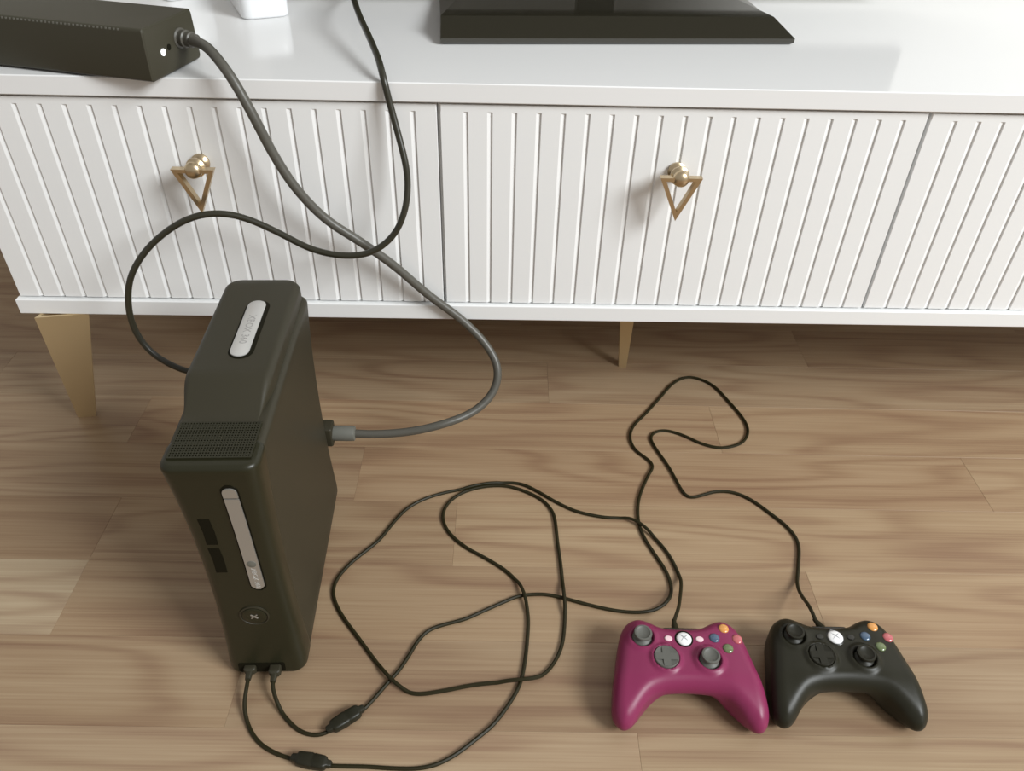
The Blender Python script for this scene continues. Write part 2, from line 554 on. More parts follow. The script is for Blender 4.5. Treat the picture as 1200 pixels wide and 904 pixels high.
    # folded sheet metal legs: vertical outer corner, both wings tapering downward
    def leg(cx, cy, sx, ang, splay=(0, 0), wt=0.063, wb=0.024):
        mb = MB()
        th = 0.0035
        ca, sa = math.cos(ang), math.sin(ang)

        def P(u, v, z):
            k = 1 - z / ZB0
            x, y = sx * (u + splay[0] * k), v + splay[1] * k
            return (cx + x * ca - y * sa, cy + x * sa + y * ca, z)
        secs = []
        for z, w in ((ZB0, wt), (0.0, wb)):
            secs.append([P(0, 0, z), P(w, 0, z), P(w, th, z), P(th * 1.6, th, z), P(th + 0.45 * w, 0.9 * w, z), P(0.45 * w, 0.9 * w, z)])
        mb.loft([secs[1], secs[0]])
        return put(mb, 'leg', M['brass_leg'], sharp=0)
    leg(-0.507, -0.014, 1, 0.17, (-0.020, 0.047))
    leg(3 * W - 0.0175, -0.014, -1, -0.17, (-0.020, 0.047))
    leg(-0.507, 0.40, 1, -1.2, (-0.02, 0.02))
    leg(3 * W - 0.0175, 0.40, -1, 1.2, (-0.02, 0.02))
    leg(0.272, 0.150, 1, math.radians(97), (0.012, 0.0), 0.030, 0.012)
    return cab


build_cabinet()


# ------------------------------------------------------------------ game console
def build_console():
    root = empty('game_console', (-0.1704, -0.3697, 0), 0.0316)
    tag(root, 'black game console standing upright on the wooden floor', 'console')
    H = 0.304

    def hw(z):
        t = (z - H / 2) / (H / 2)
        return 0.0362 + 0.0053 * min(1, abs(t)) ** 2.2

    def vf(z):
        t = (z - H / 2) / (H / 2)
        return -0.006 + 0.007 * (1 - min(1, abs(t)) ** 2.2)

    def shell(v0, v1, extra, r, vfn, e=0.007, base=0.002, H=H):
        zs = []
        for i in range(6):
            a = math.pi / 2 * i / 5
            zs.append((base + e * (1 - math.cos(a)), e * (1 - math.sin(a))))
        for i in range(1, 24):
            zs.append((base + e + (H - base - 2 * e) * i / 24, 0))
        for i in range(5, -1, -1):
            a = math.pi / 2 * i / 5
            zs.append((H - e * (1 - math.cos(a)), e * (1 - math.sin(a))))
        rings = []
        for z, ins in zs:
            a = v0 + (vfn(z) if vfn else 0)
            low = max(0.0, 0.016 - z) / 0.016
            hx, hy = hw(z) + extra - ins - 0.016 * (1 - math.sqrt(max(1 - low * low, 0))) * 0.55, (v1 - a) / 2 - ins * 0.7
            rings.append([(x, (a + v1) / 2 + y, z) for x, y in rrect(hx, hy, max(r - ins * 0.5, 0.002), 6)])
        return MB().loft(rings)

    shell(0.002, 0.261, -0.0006, 0.012, vf, H=H - 0.0009, base=0.0026).build('body', M['shell'], root)
    f = shell(0.0, 0.034, 0.0, 0.0120, vf).build('faceplate', M['gloss_black'], root)
    tag(f, 'glossy black concave front plate')

    # small feet
    for v in (0.03, 0.23):
        for u in (-0.026, 0.026):
            MB().lathe([(0.006, 0), (0.006, 0.004)], (u, v, 0), (0, 0, 1), 12).build('foot', M['deep_black'], root)

    # front plane helper: a plate that follows the concave front
    def front_plate(name, pts, z_list, thick, m, parent, push=0.0):
        rings = []
        for z, ua, ub in z_list:
            y = vf(z) - push
            rings.append([(ua, y - thick, z), (ub, y - thick, z), (ub, y + 0.004, z), (ua, y + 0.004, z)])
        return MB().loft(rings).build(name, m, parent, sharp=35)

    def strip(z0, z1, uc, hwid, r0, r1, n=14):
        L = []
        for i in range(n + 1):
            z = z0 + (z1 - z0) * i / n
            w = hwid
            if r0 and z - z0 < hwid: w = math.sqrt(max(hwid ** 2 - (hwid - (z - z0)) ** 2, 1e-8)) * 0.7 + hwid * 0.3
            if r1 and z1 - z < hwid: w = math.sqrt(max(hwid ** 2 - (hwid - (z1 - z)) ** 2, 1e-8)) * 0.7 + hwid * 0.3
            L.append((z, uc - w, uc + w))
        return L
    front_plate('tray_surround', None, strip(0.1355, 0.2825, 0.0128, 0.0076, True, True, 30), 0.0004, M['deep_black'], root)
    tray = front_plate('disc_tray', None, strip(0.1390, 0.2655, 0.0128, 0.0062, True, False, 30), 0.0016, M['silver'], root)
    tag(tray, 'long silver disc tray front')
    ej = front_plate('eject_button', None, strip(0.2672, 0.2790, 0.0128, 0.0062, False, True, 10), 0.0016, M['silver'], root)
    tag(ej, 'silver eject button above the tray')
    lens = MB().lathe([(0.0042, 0), (0.0042, 0.0006), (0.002, 0.0010), (0, 0.0011)], (0.0128, vf(0.176) - 0.0014, 0.176), (0, -1, 0), 20)
    tag(lens.build('tray_dimple', M['plug_grey'], tray), 'round dimple in the tray front')
    rot = Matrix.Translation((0.0128, vf(0.156) - 0.0018, 0.1555)) @ Matrix.Rotation(math.radians(90), 4, 'X') @ Matrix.Rotation(math.radians(-90), 4, 'Z')
    text_mesh('tray_lettering', 'XBOX 360', 0.0062, M['silver_label'], tray, rot, 0.0001)

    # memory unit slots
    for zc in (0.2205, 0.1805):
        o = front_plate('memory_slot', None, [(zc - 0.0175, -0.0220, -0.0120), (zc, -0.0215, -0.0115), (zc + 0.0175, -0.0225, -0.0125)],
                        0.0004, M['deep_black'], root)
    # power button in its ring
    c = (0.0010, vf(0.096) + 0.0004, 0.0965)
    ring = MB().lathe([(0.0145, 0), (0.0145, 0.0012), (0.0132, 0.0016), (0.0126, 0.0006), (0.0, 0.0006)], c, (0, -1, 0), 36)
    tag(ring.build('power_ring', M['shell'], root), 'dark ring around the power button')
    pb = MB().lathe([(0.0118, 0), (0.0118, 0.0014), (0.0105, 0.0022), (0.007, 0.0019), (0, 0.0016)], c, (0, -1, 0), 36)
    pb = pb.build('power_button', M['gloss_black'], root)
    mk = MB()
    for s in (-1, 1):
        q = Matrix.Translation((c[0], c[1] - 0.0022, c[2])) @ Matrix.Rotation(s * math.radians(42), 4, 'Y')
        mk.add([q @ Vector(p) for p in ((-0.0042, 0, -0.0006), (0.0042, 0, -0.0006), (0.0042, 0, 0.0006), (-0.0042, 0, 0.0006),
                                        (-0.0042, 0.0007, -0.0006), (0.0042, 0.0007, -0.0006), (0.0042, 0.0007, 0.0006), (-0.0042, 0.0007, 0.0006))],
               [(0, 1, 2, 3), (4, 7, 6, 5), (0, 4, 5, 1), (1, 5, 6, 2), (2, 6, 7, 3), (3, 7, 4, 0)])
    tag(mk.build('power_mark', M['silver'], pb, sharp=0), 'small silver cross mark')
    # socket opening at the foot of the front
    front_plate('port_recess', None, [(0.008, -0.0275, 0.0180), (0.010, -0.0285, 0.0190), (0.019, -0.0285, 0.0190), (0.021, -0.0275, 0.0180)],
                0.0005, M['deep_black'], root)

    # vent grille on the upper end: a plate of small sunk holes
    mb = MB()
    nu, nv = 28, 14
    u0, u1, v0, v1 = -0.0335, 0.0335, 0.0060, 0.0490
    du, dv = (u1 - u0) / nu, (v1 - v0) / nv
    zt = H + 0.0018
    for i in range(nu):
        for j in range(nv):
            cu, cv = u0 + du * (i + 0.5), v0 + dv * (j + 0.5)
            hx, hy = du / 2, dv / 2
            sq = [(cu - hx, cv - hy, zt), (cu + hx, cv - hy, zt), (cu + hx, cv + hy, zt), (cu - hx, cv + hy, zt)]
            k = 0.52
            di = [(cu - hx * k, cv - hy * k, zt), (cu + hx * k, cv - hy * k, zt), (cu + hx * k, cv + hy * k, zt), (cu - hx * k, cv + hy * k, zt)]
            bt = [(x, y, zt - 0.0012) for x, y, _ in di]
            mb.add(sq + di + bt, [(0, 1, 5, 4), (1, 2, 6, 5), (2, 3, 7, 6), (3, 0, 4, 7),
                                  (4, 5, 9, 8), (5, 6, 10, 9), (6, 7, 11, 10), (7, 4, 8, 11), (8, 9, 10, 11)])
    mb.box(u0 - 0.001, u1 + 0.001, v0 - 0.001, v0, H - 0.001, zt)
    mb.box(u0 - 0.001, u1 + 0.001, v1, v1 + 0.001, H - 0.001, zt)
    mb.box(u0 - 0.001, u0, v0, v1, H - 0.001, zt)
    mb.box(u1, u1 + 0.001, v0, v1, H - 0.001, zt)
    g = mb.build('vent_grille', M['gloss_black'], root, sharp=0)
    tag(g, 'rows of small ventilation holes', kind='stuff')

    # removable drive on the upper rear
    uc, hwid, zt = -0.003, 0.0390, 0.3220
    rings = []
    vs = [0.050 + 0.058 * i / 14 for i in range(15)] + [0.12, 0.16, 0.20, 0.235]
    vs += [0.262 - 0.016 * (1 - math.sin(math.pi / 2 * i / 8)) for i in range(9)]
    for v in vs:
        s = min(max((v - 0.056) / 0.046, 0), 1)
        s = s * s * (3 - 2 * s)
        z1 = 0.3035 + (zt - 0.3035) * s
        w = hwid
        if v > 0.246:
            d = (v - 0.246) / 0.016
            w = hwid - 0.016 * (1 - math.sqrt(max(1 - d * d, 0)))
            z1 -= 0.004 * (1 - math.sqrt(max(1 - d * d, 0)))
        w -= 0.0055 * (1 - s)
        r = 0.0075 * (0.25 + 0.75 * s)
        pts = []
        z0 = 0.292
        pts.append((uc - w, v, z0)); pts.append((uc + w, v, z0))
        for i in range(7):
            a = math.pi / 2 * i / 6
            pts.append((uc + w - r + r * math.cos(a), v, z1 - r + r * math.sin(a)))
        for i in range(7):
            a = math.pi / 2 + math.pi / 2 * i / 6
            pts.append((uc - w + r + r * math.cos(a), v, z1 - r + r * math.sin(a)))
        rings.append(pts)
    hd = MB().loft(rings).build('hard_drive', M['shell'], root, sharp=50)
    tag(hd, 'black clip-on drive with a sloping front end')

    def stadium(cu, va, vb, w, z0, z1, inset=0.0, n=12):
        rings = []
        for z, i in ((z0, 0), (z1, 0), (z1 + 0.0004, 0.0006)):
            r = w - i
            pts = []
            for k in range(n + 1):
                a = math.pi * k / n
                pts.append((cu + r * math.cos(a), vb - w + r * math.sin(a), z))
            for k in range(n + 1):
                a = math.pi + math.pi * k / n
                pts.append((cu + r * math.cos(a), va + w + r * math.sin(a), z))
            rings.append(pts)
        return MB().loft(rings)
    tag(stadium(0.0018, 0.1185, 0.2165, 0.0118, zt - 0.002, zt + 0.0002).build('label_recess', M['deep_black'], hd), 'dark rim around the label')
    lb = stadium(0.0008, 0.1210, 0.2145, 0.0088, zt - 0.002, zt + 0.0016).build('label_plate', M['silver_label'], hd)
    tag(lb, 'pale silver rounded label plate')
    mt = Matrix.Translation((0.0008, 0.1635, zt + 0.0021)) @ Matrix.Rotation(math.radians(-90), 4, 'Z')
    text_mesh('label_lettering', 'XBOX 360', 0.0105, M['print'], hd, mt, 0.0001)
    return root


build_console()

# ------------------------------------------------------------------ gamepads
PAD_OUT = [(0, 44), (12, 44.5), (22, 46.5), (32, 52), (42, 55.5), (51, 54), (59, 47.5), (64.5, 36), (68, 21), (71.5, 3), (75, -15),
           (77, -32), (77.3, -43), (74.5, -52), (68.5, -57), (61, -55.5), (54, -48.5), (47, -39), (38.5, -30.5), (28, -26), (15, -24),
           (0, -23.3)]
STICK_L, DPAD, STICK_R = (-43.0, 28.5), (-21.5, 4.0), (22.5, 3.0)
ABXY = (44.0, 28.5)
OUTLET = (-0.0050, 0.0420, 0.036)


def pad_shell():
    half = PAD_OUT
    ctrl = half + [(-x, y) for x, y in half[-2:0:-1]]
    c = np.array(ctrl, float)
    n = len(c)
    poly = []
    for i in range(n):
        p0, p1, p2, p3 = c[i - 1], c[i], c[(i + 1) % n], c[(i + 2) % n]
        for t in np.arange(6) / 6:
            poly.append(0.5 * (2 * p1 + (p2 - p0) * t + (2 * p0 - 5 * p1 + 4 * p2 - p3) * t ** 2 + (3 * p1 - p0 - 3 * p2 + p3) * t ** 3))
    poly = np.array(poly)
    h = 1.25
    xs = np.arange(-80, 80.1, h); ys = np.arange(-66, 58.1, h); zs = np.arange(-4, 62.1, h)
    X, Y = np.meshgrid(xs, ys, indexing='ij')
    d2 = np.full(X.shape, 1e9)
    inside = np.zeros(X.shape, bool)
    for i in range(len(poly)):
        a, b = poly[i], poly[(i + 1) % len(poly)]
        e = b - a
        t = np.clip(((X - a[0]) * e[0] + (Y - a[1]) * e[1]) / (e @ e + 1e-12), 0, 1)
        d2 = np.minimum(d2, np.hypot(X - a[0] - t * e[0], Y - a[1] - t * e[1]))
        cond = (a[1] > Y) != (b[1] > Y)
        xi = a[0] + (Y - a[1]) / (b[1] - a[1] + 1e-12) * e[0]
        inside ^= cond & (X < xi)
    d2 = np.where(inside, -d2, d2)

    def ss(t):
        t = np.clip(t, 0, 1)
        return t * t * (3 - 2 * t)
    ax = np.abs(X)
    zt = 47.0 - 1.5 * ss((Y - 30) / 25)
    k = np.clip((-8 - Y) / 54, 0, 1)
    zt = zt - 19 * k ** 1.6
    zt = zt - 2.2 * ss((ax - 40) / 30)
    grip = ss((ax - 22) / 24)
    zb = 17 - 16.5 * grip + 3.5 * ss((Y - 30) / 22) * grip + 6.5 * ss((-38 - Y) / 24)
    # raised dishes around the sticks and the pad cross
    for (cx, cy), R, hgt in ((STICK_L, 19, 1.6), (DPAD, 19, 3.0), (STICK_R, 19, 3.0)):
        r = np.hypot(X - cx, Y - cy)
        zt = zt + hgt * (1 - ss((r - 13) / (R - 13)))
    zm, hh = (zt + zb) / 2, (zt - zb) / 2
    r = 13.0
    r = np.minimum(r, hh * 0.98)
    Z = zs[None, None, :]
    a = (d2 + r)[..., None]
    b = np.abs(Z - zm[..., None]) - hh[..., None] + r[..., None]
    F = np.minimum(np.maximum(a, b), 0) + np.hypot(np.maximum(a, 0), np.maximum(b, 0)) - r[..., None]
    # wells for the sticks and the pad cross
    for (cx, cy), R, dep in ((STICK_L, 12.0, 6), (DPAD, 13.5, 3.2), (STICK_R, 12.0, 6)):
        rr = np.hypot(X - cx, Y - cy)
        zloc = zt[np.argmin(np.abs(xs - cx)), np.argmin(np.abs(ys - cy))]
        bowl = rr[..., None] - (R + 0.35 * (Z - zloc))
        floor_ = (zloc - dep) - Z
        F = np.maximum(F, -np.maximum(bowl, floor_))
    V, Q = surface_nets(F, (xs[0], ys[0], zs[0]), h)
    # light smoothing
    nb = [set() for _ in range(len(V))]
    E = np.vstack([Q[:, [0, 1]], Q[:, [1, 2]], Q[:, [2, 3]], Q[:, [3, 0]]])
    E = np.vstack([E, E[:, ::-1]])
    for it in range(3):
        s = np.zeros_like(V); cn = np.zeros(len(V))
        np.add.at(s, E[:, 0], V[E[:, 1]]); np.add.at(cn, E[:, 0], 1)
        V = V * 0.5 + 0.5 * s / cn[:, None]
    V = V / 1000.0
    V[:, 2] -= V[:, 2].min()
    ztop = lambda x, y: float(zt[np.argmin(np.abs(xs - x)), np.argmin(np.abs(ys - y))]) / 1000.0
    return V, Q, ztop


PAD_V, PAD_Q, PAD_TOP = pad_shell()


def surf_z(x, y):
    """Height (m) of the shell's upper side at x, y (mm)."""
    d = np.hypot(PAD_V[:, 0] * 1000 - x, PAD_V[:, 1] * 1000 - y)
    m = d < 2.2
    return float(PAD_V[m, 2].max()) if m.any() else PAD_TOP(x, y)


def build_pad(loc, rz, label, shell_m, rubber, small, guide_ring, dpad_m, lean):
    # lean: how far the cable outlet bends sideways
    root = empty('gamepad', loc, rz)
    tag(root, label, 'gamepad', 'wired gamepads on the floor')
    me = bpy.data.meshes.new('shell')
    me.from_pydata([tuple(v) for v in PAD_V], [], [tuple(int(i) for i in q) for q in PAD_Q])
    bm = bmesh.new(); bm.from_mesh(me)
    bmesh.ops.recalc_face_normals(bm, faces=bm.faces)
    bm.to_mesh(me); bm.free()
    link_mesh('shell', me, shell_m, root, sharp=60)
    mm = 0.001

    def lathe(name, prof, x, y, z, m, parent=root, tilt=(0, 0, 1), n=28):
        return MB().lathe([(r * mm, hh * mm) for r, hh in prof], (x * mm, y * mm, z), tilt, n).build(name, m, parent, sharp=45)
    for cx, cy in (STICK_L, STICK_R):
        z = PAD_TOP(cx, cy) - 0.006
        st = lathe('thumbstick', [(11.0, -0.5), (10.8, 1), (9.2, 3.0), (5.2, 4.2), (4.6, 4.8), (4.6, 6.5), (8.6, 8), (9.4, 9), (9.5, 10.4), (8.9, 11.4),
                                  (7.4, 11.6), (6.2, 10.5), (0, 9.8)], cx, cy, z, rubber)
    cx, cy = DPAD
    z = PAD_TOP(cx, cy) - 0.0032
    dp = lathe('d_pad', [(12.8, -0.3), (12.8, 2.4), (12.0, 3.2), (9.5, 2.4), (0, 1.6)], cx, cy, z, dpad_m)
    cr = MB()
    for a in range(2):
        hx, hy = (11.6, 3.9) if a == 0 else (3.9, 11.6)
        vs = []
        for zz, s in ((1.2, 1.0), (3.3 + a * 0.02, 0.96)):
            for px, py in ((-hx, -hy), (hx, -hy), (hx, hy), (-hx, hy)):
                vs.append(((cx + px * s) * mm, (cy + py * s) * mm, z + zz * mm))
        cr.add(vs, [(3, 2, 1, 0), (4, 5, 6, 7), (0, 1, 5, 4), (1, 2, 6, 5), (2, 3, 7, 6), (3, 0, 4, 7)])
    cr.build('cross', dpad_m, dp, sharp=0)
    bx, by = ABXY
    for dx, dy, m, lab in ((0, 12, 'btn_orange', 'orange face button'), (12, 0, 'btn_red', 'red face button'),
                           (-12, 0, 'btn_blue', 'dark blue face button'), (0, -12, 'btn_green', 'green face button')):
        z = surf_z(bx + dx, by + dy)
        tag(lathe('face_button', [(5.4, -3), (5.4, 0.2), (5.0, 1.0), (3.6, 1.6), (1.8, 1.9), (0, 2.0)], bx + dx, by + dy, z, M[m], n=20), lab)
    for dx, nm in ((-16.2, 'back_button'), (16.2, 'start_button')):
        z = surf_z(dx, 26.5)
        q = MB()
        q.lathe([(0.0036, -0.001), (0.0036, 0.0006), (0.003, 0.0013), (0, 0.0015)], (0, 0, 0), (0, 0, 1), 18)
        q.v = [(x * 1.15, y * 0.9, zz) for x, y, zz in q.v]
        q.build(nm, small, root, (dx * mm, 26.5 * mm, z))
    z = surf_z(0, 26.5)
    lathe('guide_ring', [(9.6, -1), (9.6, 0.25), (8.8, 0.7), (8.0, 0.2), (0, 0.2)], 0, 26.5, z, guide_ring)
    gb = lathe('guide_button', [(7.9, -0.5), (7.9, 0.6), (7.0, 1.5), (4.5, 2.3), (2.2, 2.6), (0, 2.7)], 0, 26.5, z, M['guide'])
    tag(gb, 'round pearl white guide button')
    mk = MB()
    for s in (-1, 1):
        pts = []
        for i in range(9):
            t = -1 + 2 * i / 8
            x, y = s * t * 4.6 - s * 0.5 * (1 - t * t) * 0, t * 4.2
            r = math.hypot(x, y)
            pts.append((x * mm, (26.5 + y) * mm, z + (2.72 - 0.036 * r * r) * mm))
        mk.tube(pts, [0.0002 + 0.00055 * (1 - abs(-1 + 2 * i / 8)) ** 0.6 for i in range(9)], 6)
    mk.build('guide_mark', M['guide_mark'], gb)
    # shoulder bumpers between the shell and the cable outlet
    bp = MB()
    bp.rbox(0, 39.5 * mm, 0.024, 0.040, 0.020, 0.0055, 0.004, 0.002)
    bp.build('rear_bridge', M['btn_black'], root)
    sr = MB().lathe([(0.0042, 0), (0.0042, 0.004), (0.0034, 0.006), (0.0036, 0.008), (0.0028, 0.011), (0.0023, 0.016), (0, 0.016)],
                    OUTLET, (lean, 1, -0.1), 14)
    sr.build('cable_outlet', M['cable'], root)
    return root


PAD1, YAW1 = (0.2622, -0.3865, 0.0), -0.022
PAD2, YAW2 = (0.4220, -0.3835, 0.0), -0.018
build_pad(PAD1, YAW1, 'purple magenta gamepad with grey thumbsticks beside the black one', M['purple'], M['stick_grey'], M['btn_pale'], M['deep_black'], M['stick_grey'], 0.05)
build_pad(PAD2, YAW2, 'black gamepad with black thumbsticks, right of the purple one', M['pad_black'], M['stick_black'], M['btn_black'], M['btn_black'], M['stick_black'], -0.35)

# ------------------------------------------------------------------ cables
PURPLE_CABLE_PATH = [
    (-0.1866,-0.3827,0.013), (-0.186,-0.3985,0.009), (-0.1849,-0.4137,0.004), (-0.1774,-0.4314,0.002),
    (-0.1648,-0.447,0.002), (-0.1502,-0.4567,0.002), (-0.1354,-0.4625,0.002), (-0.1263,-0.465,0.002),
    (-0.1072,-0.4687,0.002), (-0.0893,-0.4715,0.002), (-0.0546,-0.4722,0.002), (-0.0284,-0.4738,0.002),
    (-0.0057,-0.4737,0.002), (0.0124,-0.4696,0.002), (0.0304,-0.4596,0.002), (0.0506,-0.4434,0.002),
    (0.0674,-0.4279,0.002), (0.0847,-0.4027,0.002), (0.0938,-0.3835,0.002), (0.0987,-0.3606,0.002),
    (0.1021,-0.3325,0.002), (0.1038,-0.3051,0.002), (0.1014,-0.2822,0.002), (0.0993,-0.2734,0.002),
    (0.0934,-0.2572,0.002), (0.0785,-0.2388,0.002), (0.0554,-0.2212,0.002), (0.029,-0.2032,0.002),
    (0.0098,-0.1831,0.002), (0.0007,-0.1644,0.002), (-0.0008,-0.1465,0.002), (0.0069,-0.128,0.002),
    (0.0229,-0.1127,0.002), (0.045,-0.1032,0.002), (0.0647,-0.0999,0.002), (0.0844,-0.1012,0.002),
    (0.1068,-0.1109,0.002), (0.126,-0.1243,0.002), (0.1364,-0.1391,0.002), (0.1411,-0.1557,0.002),
    (0.1428,-0.1973,0.002), (0.1448,-0.2332,0.002), (0.1455,-0.273,0.002), (0.1458,-0.2934,0.002),
    (0.1431,-0.3214,0.002), (0.1386,-0.3428,0.002), (0.1283,-0.3635,0.002), (0.1141,-0.3775,0.002),
    (0.096,-0.3825,0.002), (0.067,-0.3841,0.002), (0.0404,-0.3876,0.002), (0.0141,-0.3935,0.002),
    (-0.012,-0.3974,0.002), (-0.0255,-0.3937,0.002), (-0.0422,-0.3817,0.002), (-0.0606,-0.3594,0.002),
    (-0.0799,-0.3347,0.002), (-0.103,-0.3054,0.002), (-0.116,-0.2839,0.002), (-0.1203,-0.2698,0.002),
    (-0.1204,-0.2603,0.002), (-0.1169,-0.248,0.002), (-0.1049,-0.2279,0.002), (-0.0896,-0.2096,0.002),
    (-0.0761,-0.1928,0.002), (-0.061,-0.163,0.002), (-0.047,-0.1413,0.002), (-0.0264,-0.1247,0.002),
    (-0.0022,-0.1138,0.002), (0.0254,-0.1058,0.002), (0.0533,-0.0977,0.002), (0.0816,-0.0942,0.002),
    (0.1015,-0.097,0.002), (0.1209,-0.1092,0.002), (0.1452,-0.1286,0.002), (0.1712,-0.1445,0.002),
    (0.2049,-0.1536,0.002), (0.231,-0.1554,0.002), (0.2481,-0.1666,0.002), (0.2639,-0.1866,0.002),
    (0.2776,-0.2139,0.002), (0.2845,-0.2453,0.003), (0.2822,-0.2638,0.008), (0.2708,-0.3003,0.024),
    (0.2608,-0.3323,0.038),
]
BLACK_CABLE_PATH = [
    (-0.1607,-0.385,0.013), (-0.1605,-0.3927,0.009), (-0.1577,-0.4011,0.004), (-0.1494,-0.4152,0.002),
    (-0.1394,-0.426,0.002), (-0.1272,-0.4361,0.002), (-0.1149,-0.4408,0.002), (-0.1048,-0.4412,0.002),
    (-0.0971,-0.4377,0.002), (-0.0819,-0.4271,0.002), (-0.0665,-0.4153,0.002), (-0.0591,-0.4061,0.002),
    (-0.0442,-0.3842,0.002), (-0.0345,-0.3704,0.002), (-0.025,-0.3516,0.002), (-0.0173,-0.3343,0.002),
    (-0.0066,-0.3213,0.002), (0.0095,-0.3141,0.002), (0.0329,-0.3067,0.002), (0.0542,-0.2952,0.002),
    (0.0784,-0.2824,0.002), (0.0932,-0.2752,0.002), (0.1105,-0.2727,0.002), (0.1253,-0.2726,0.002),
    (0.1448,-0.2772,0.002), (0.1749,-0.2869,0.002), (0.2043,-0.2942,0.002), (0.2307,-0.2962,0.002),
    (0.2512,-0.2915,0.002), (0.2671,-0.2781,0.002), (0.2726,-0.2618,0.002), (0.2701,-0.2384,0.002),
    (0.2601,-0.2121,0.002), (0.2511,-0.1869,0.002), (0.2476,-0.1652,0.002), (0.249,-0.1407,0.002),
    (0.255,-0.1152,0.002), (0.2694,-0.0821,0.002), (0.2806,-0.0602,0.002), (0.2745,-0.0459,0.002),
    (0.2606,-0.0285,0.002), (0.2561,-0.0044,0.002), (0.2637,0.0212,0.002), (0.2859,0.0499,0.002),
    (0.3134,0.0879,0.002), (0.3367,0.1201,0.002), (0.3575,0.1367,0.002), (0.3764,0.1371,0.002),
    (0.4,0.1184,0.002), (0.4177,0.0757,0.002), (0.4291,0.0395,0.002), (0.4294,0.0139,0.002),
    (0.4179,-0.008,0.002), (0.4009,-0.0182,0.002), (0.3792,-0.022,0.002), (0.3561,-0.0136,0.002),
    (0.3338,0.0029,0.002), (0.3104,0.0131,0.002), (0.2928,0.0088,0.002), (0.2854,-0.004,0.002),
    (0.2898,-0.0251,0.002), (0.3023,-0.0622,0.002), (0.3127,-0.1063,0.002), (0.3202,-0.1179,0.002),
    (0.3365,-0.1142,0.002), (0.3575,-0.1068,0.002), (0.3805,-0.1082,0.002), (0.4007,-0.121,0.002),
    (0.4211,-0.146,0.002), (0.4371,-0.1702,0.002), (0.442,-0.1943,0.002), (0.4317,-0.2288,0.003),
    (0.4199,-0.2612,0.006), (0.4119,-0.2918,0.02), (0.4122,-0.3323,0.038),
]
VIDEO_CABLE_PATH = [
    (-0.1049,0.16,0.533), (-0.094,0.12,0.5265), (-0.0776,0.07,0.5185), (-0.0624,0.022,0.5098),
    (-0.0543,-0.008,0.5004), (-0.0495,-0.012,0.4776), (-0.0419,-0.02,0.4475), (-0.0347,-0.03,0.4192),
    (-0.0328,-0.035,0.3974), (-0.0361,-0.045,0.3723), (-0.0496,-0.05,0.3439), (-0.074,-0.055,0.325),
    (-0.1048,-0.055,0.3191), (-0.1429,-0.05,0.3242), (-0.1789,-0.045,0.342), (-0.2131,-0.045,0.359),
    (-0.2425,-0.05,0.366), (-0.2746,-0.055,0.3589), (-0.3109,-0.06,0.3352), (-0.3361,-0.07,0.3075),
    (-0.3491,-0.075,0.2773), (-0.3528,-0.08,0.2402), (-0.3425,-0.085,0.2102), (-0.3224,-0.09,0.1932),
    (-0.2987,-0.09,0.1796), (-0.2716,-0.09,0.1749),
]
POWER_CORD_PATH = [
    (-0.2479,0.015,0.5249), (-0.2314,0,0.5253), (-0.2139,-0.02,0.5176), (-0.199,-0.03,0.4987),
    (-0.1844,-0.035,0.4657), (-0.1716,-0.035,0.4281), (-0.1534,-0.035,0.3893), (-0.127,-0.03,0.3508),
    (-0.0939,-0.028,0.3238), (-0.0586,-0.02,0.2887), (-0.0212,-0.013,0.245), (0.0196,-0.012,0.2075),
    (0.0495,-0.02,0.1771), (0.0661,-0.035,0.1508), (0.0621,-0.05,0.1238), (0.0375,-0.07,0.1062),
    (-0.0005,-0.09,0.1017), (-0.0429,-0.097,0.0944), (-0.0853,-0.1,0.0922), (-0.1139,-0.1,0.0932),
]

R_CABLE = 0.0021


def outlet_tip(loc, yaw, lean):
    d = Vector((lean, 1, -0.1)).normalized() * 0.014
    p = Vector(OUTLET) + d
    return tuple(Matrix.Rotation(yaw, 3, 'Z') @ p + Vector(loc)), tuple(Matrix.Rotation(yaw, 3, 'Z') @ (p + d * 0.9) + Vector(loc))


END1 = [(0.2846, -0.2449, 0.0025), (0.2831, -0.2616, 0.005), (0.2772, -0.2823, 0.012), (0.2685, -0.3093, 0.024)]
END2 = [(0.432, -0.2284, 0.0025), (0.4209, -0.2597, 0.004), (0.4161, -0.2852, 0.011), (0.414, -0.3098, 0.023)]
for path, end, (loc, yaw, lean) in ((PURPLE_CABLE_PATH, END1, (PAD1, YAW1, 0.05)), (BLACK_CABLE_PATH, END2, (PAD2, YAW2, -0.35))):
    a, b = outlet_tip(loc, yaw, lean)
    path[-4:] = end + [a]


def floor_layout(paths, r, step=0.0035):
    """Lay the cables one after another; where a strand crosses one already laid it rides over it."""
    laid = np.zeros((0, 3))
    out = []
    for ctrl in paths:
        p = smooth_pts(catmull(ctrl, step), 4)
        p[:, 2] = np.maximum(p[:, 2], r)
        z = p[:, 2].copy()
        lag = 12
        for i in range(len(p)):
            pool = laid
            if i > lag:
                q = p[:i - lag].copy(); q[:, 2] = z[:i - lag]
                pool = np.vstack([laid, q])
            if len(pool):
                d = np.hypot(pool[:, 0] - p[i, 0], pool[:, 1] - p[i, 1])
                near = d < 2 * r
                if near.any():
                    need = (pool[near, 2] + np.sqrt(np.maximum((2.05 * r) ** 2 - d[near] ** 2, 0))).max()
                    z[i] = max(z[i], need)
        zz = z.copy()
        for w in range(1, 13):
            drop = 0.00009 * w * w
            zz[w:] = np.maximum(zz[w:], z[:-w] - drop)
            zz[:-w] = np.maximum(zz[:-w], z[w:] - drop)
        p[:, 2] = np.maximum(zz, r)
        laid = np.vstack([laid, p])
        out.append(p)
    return out


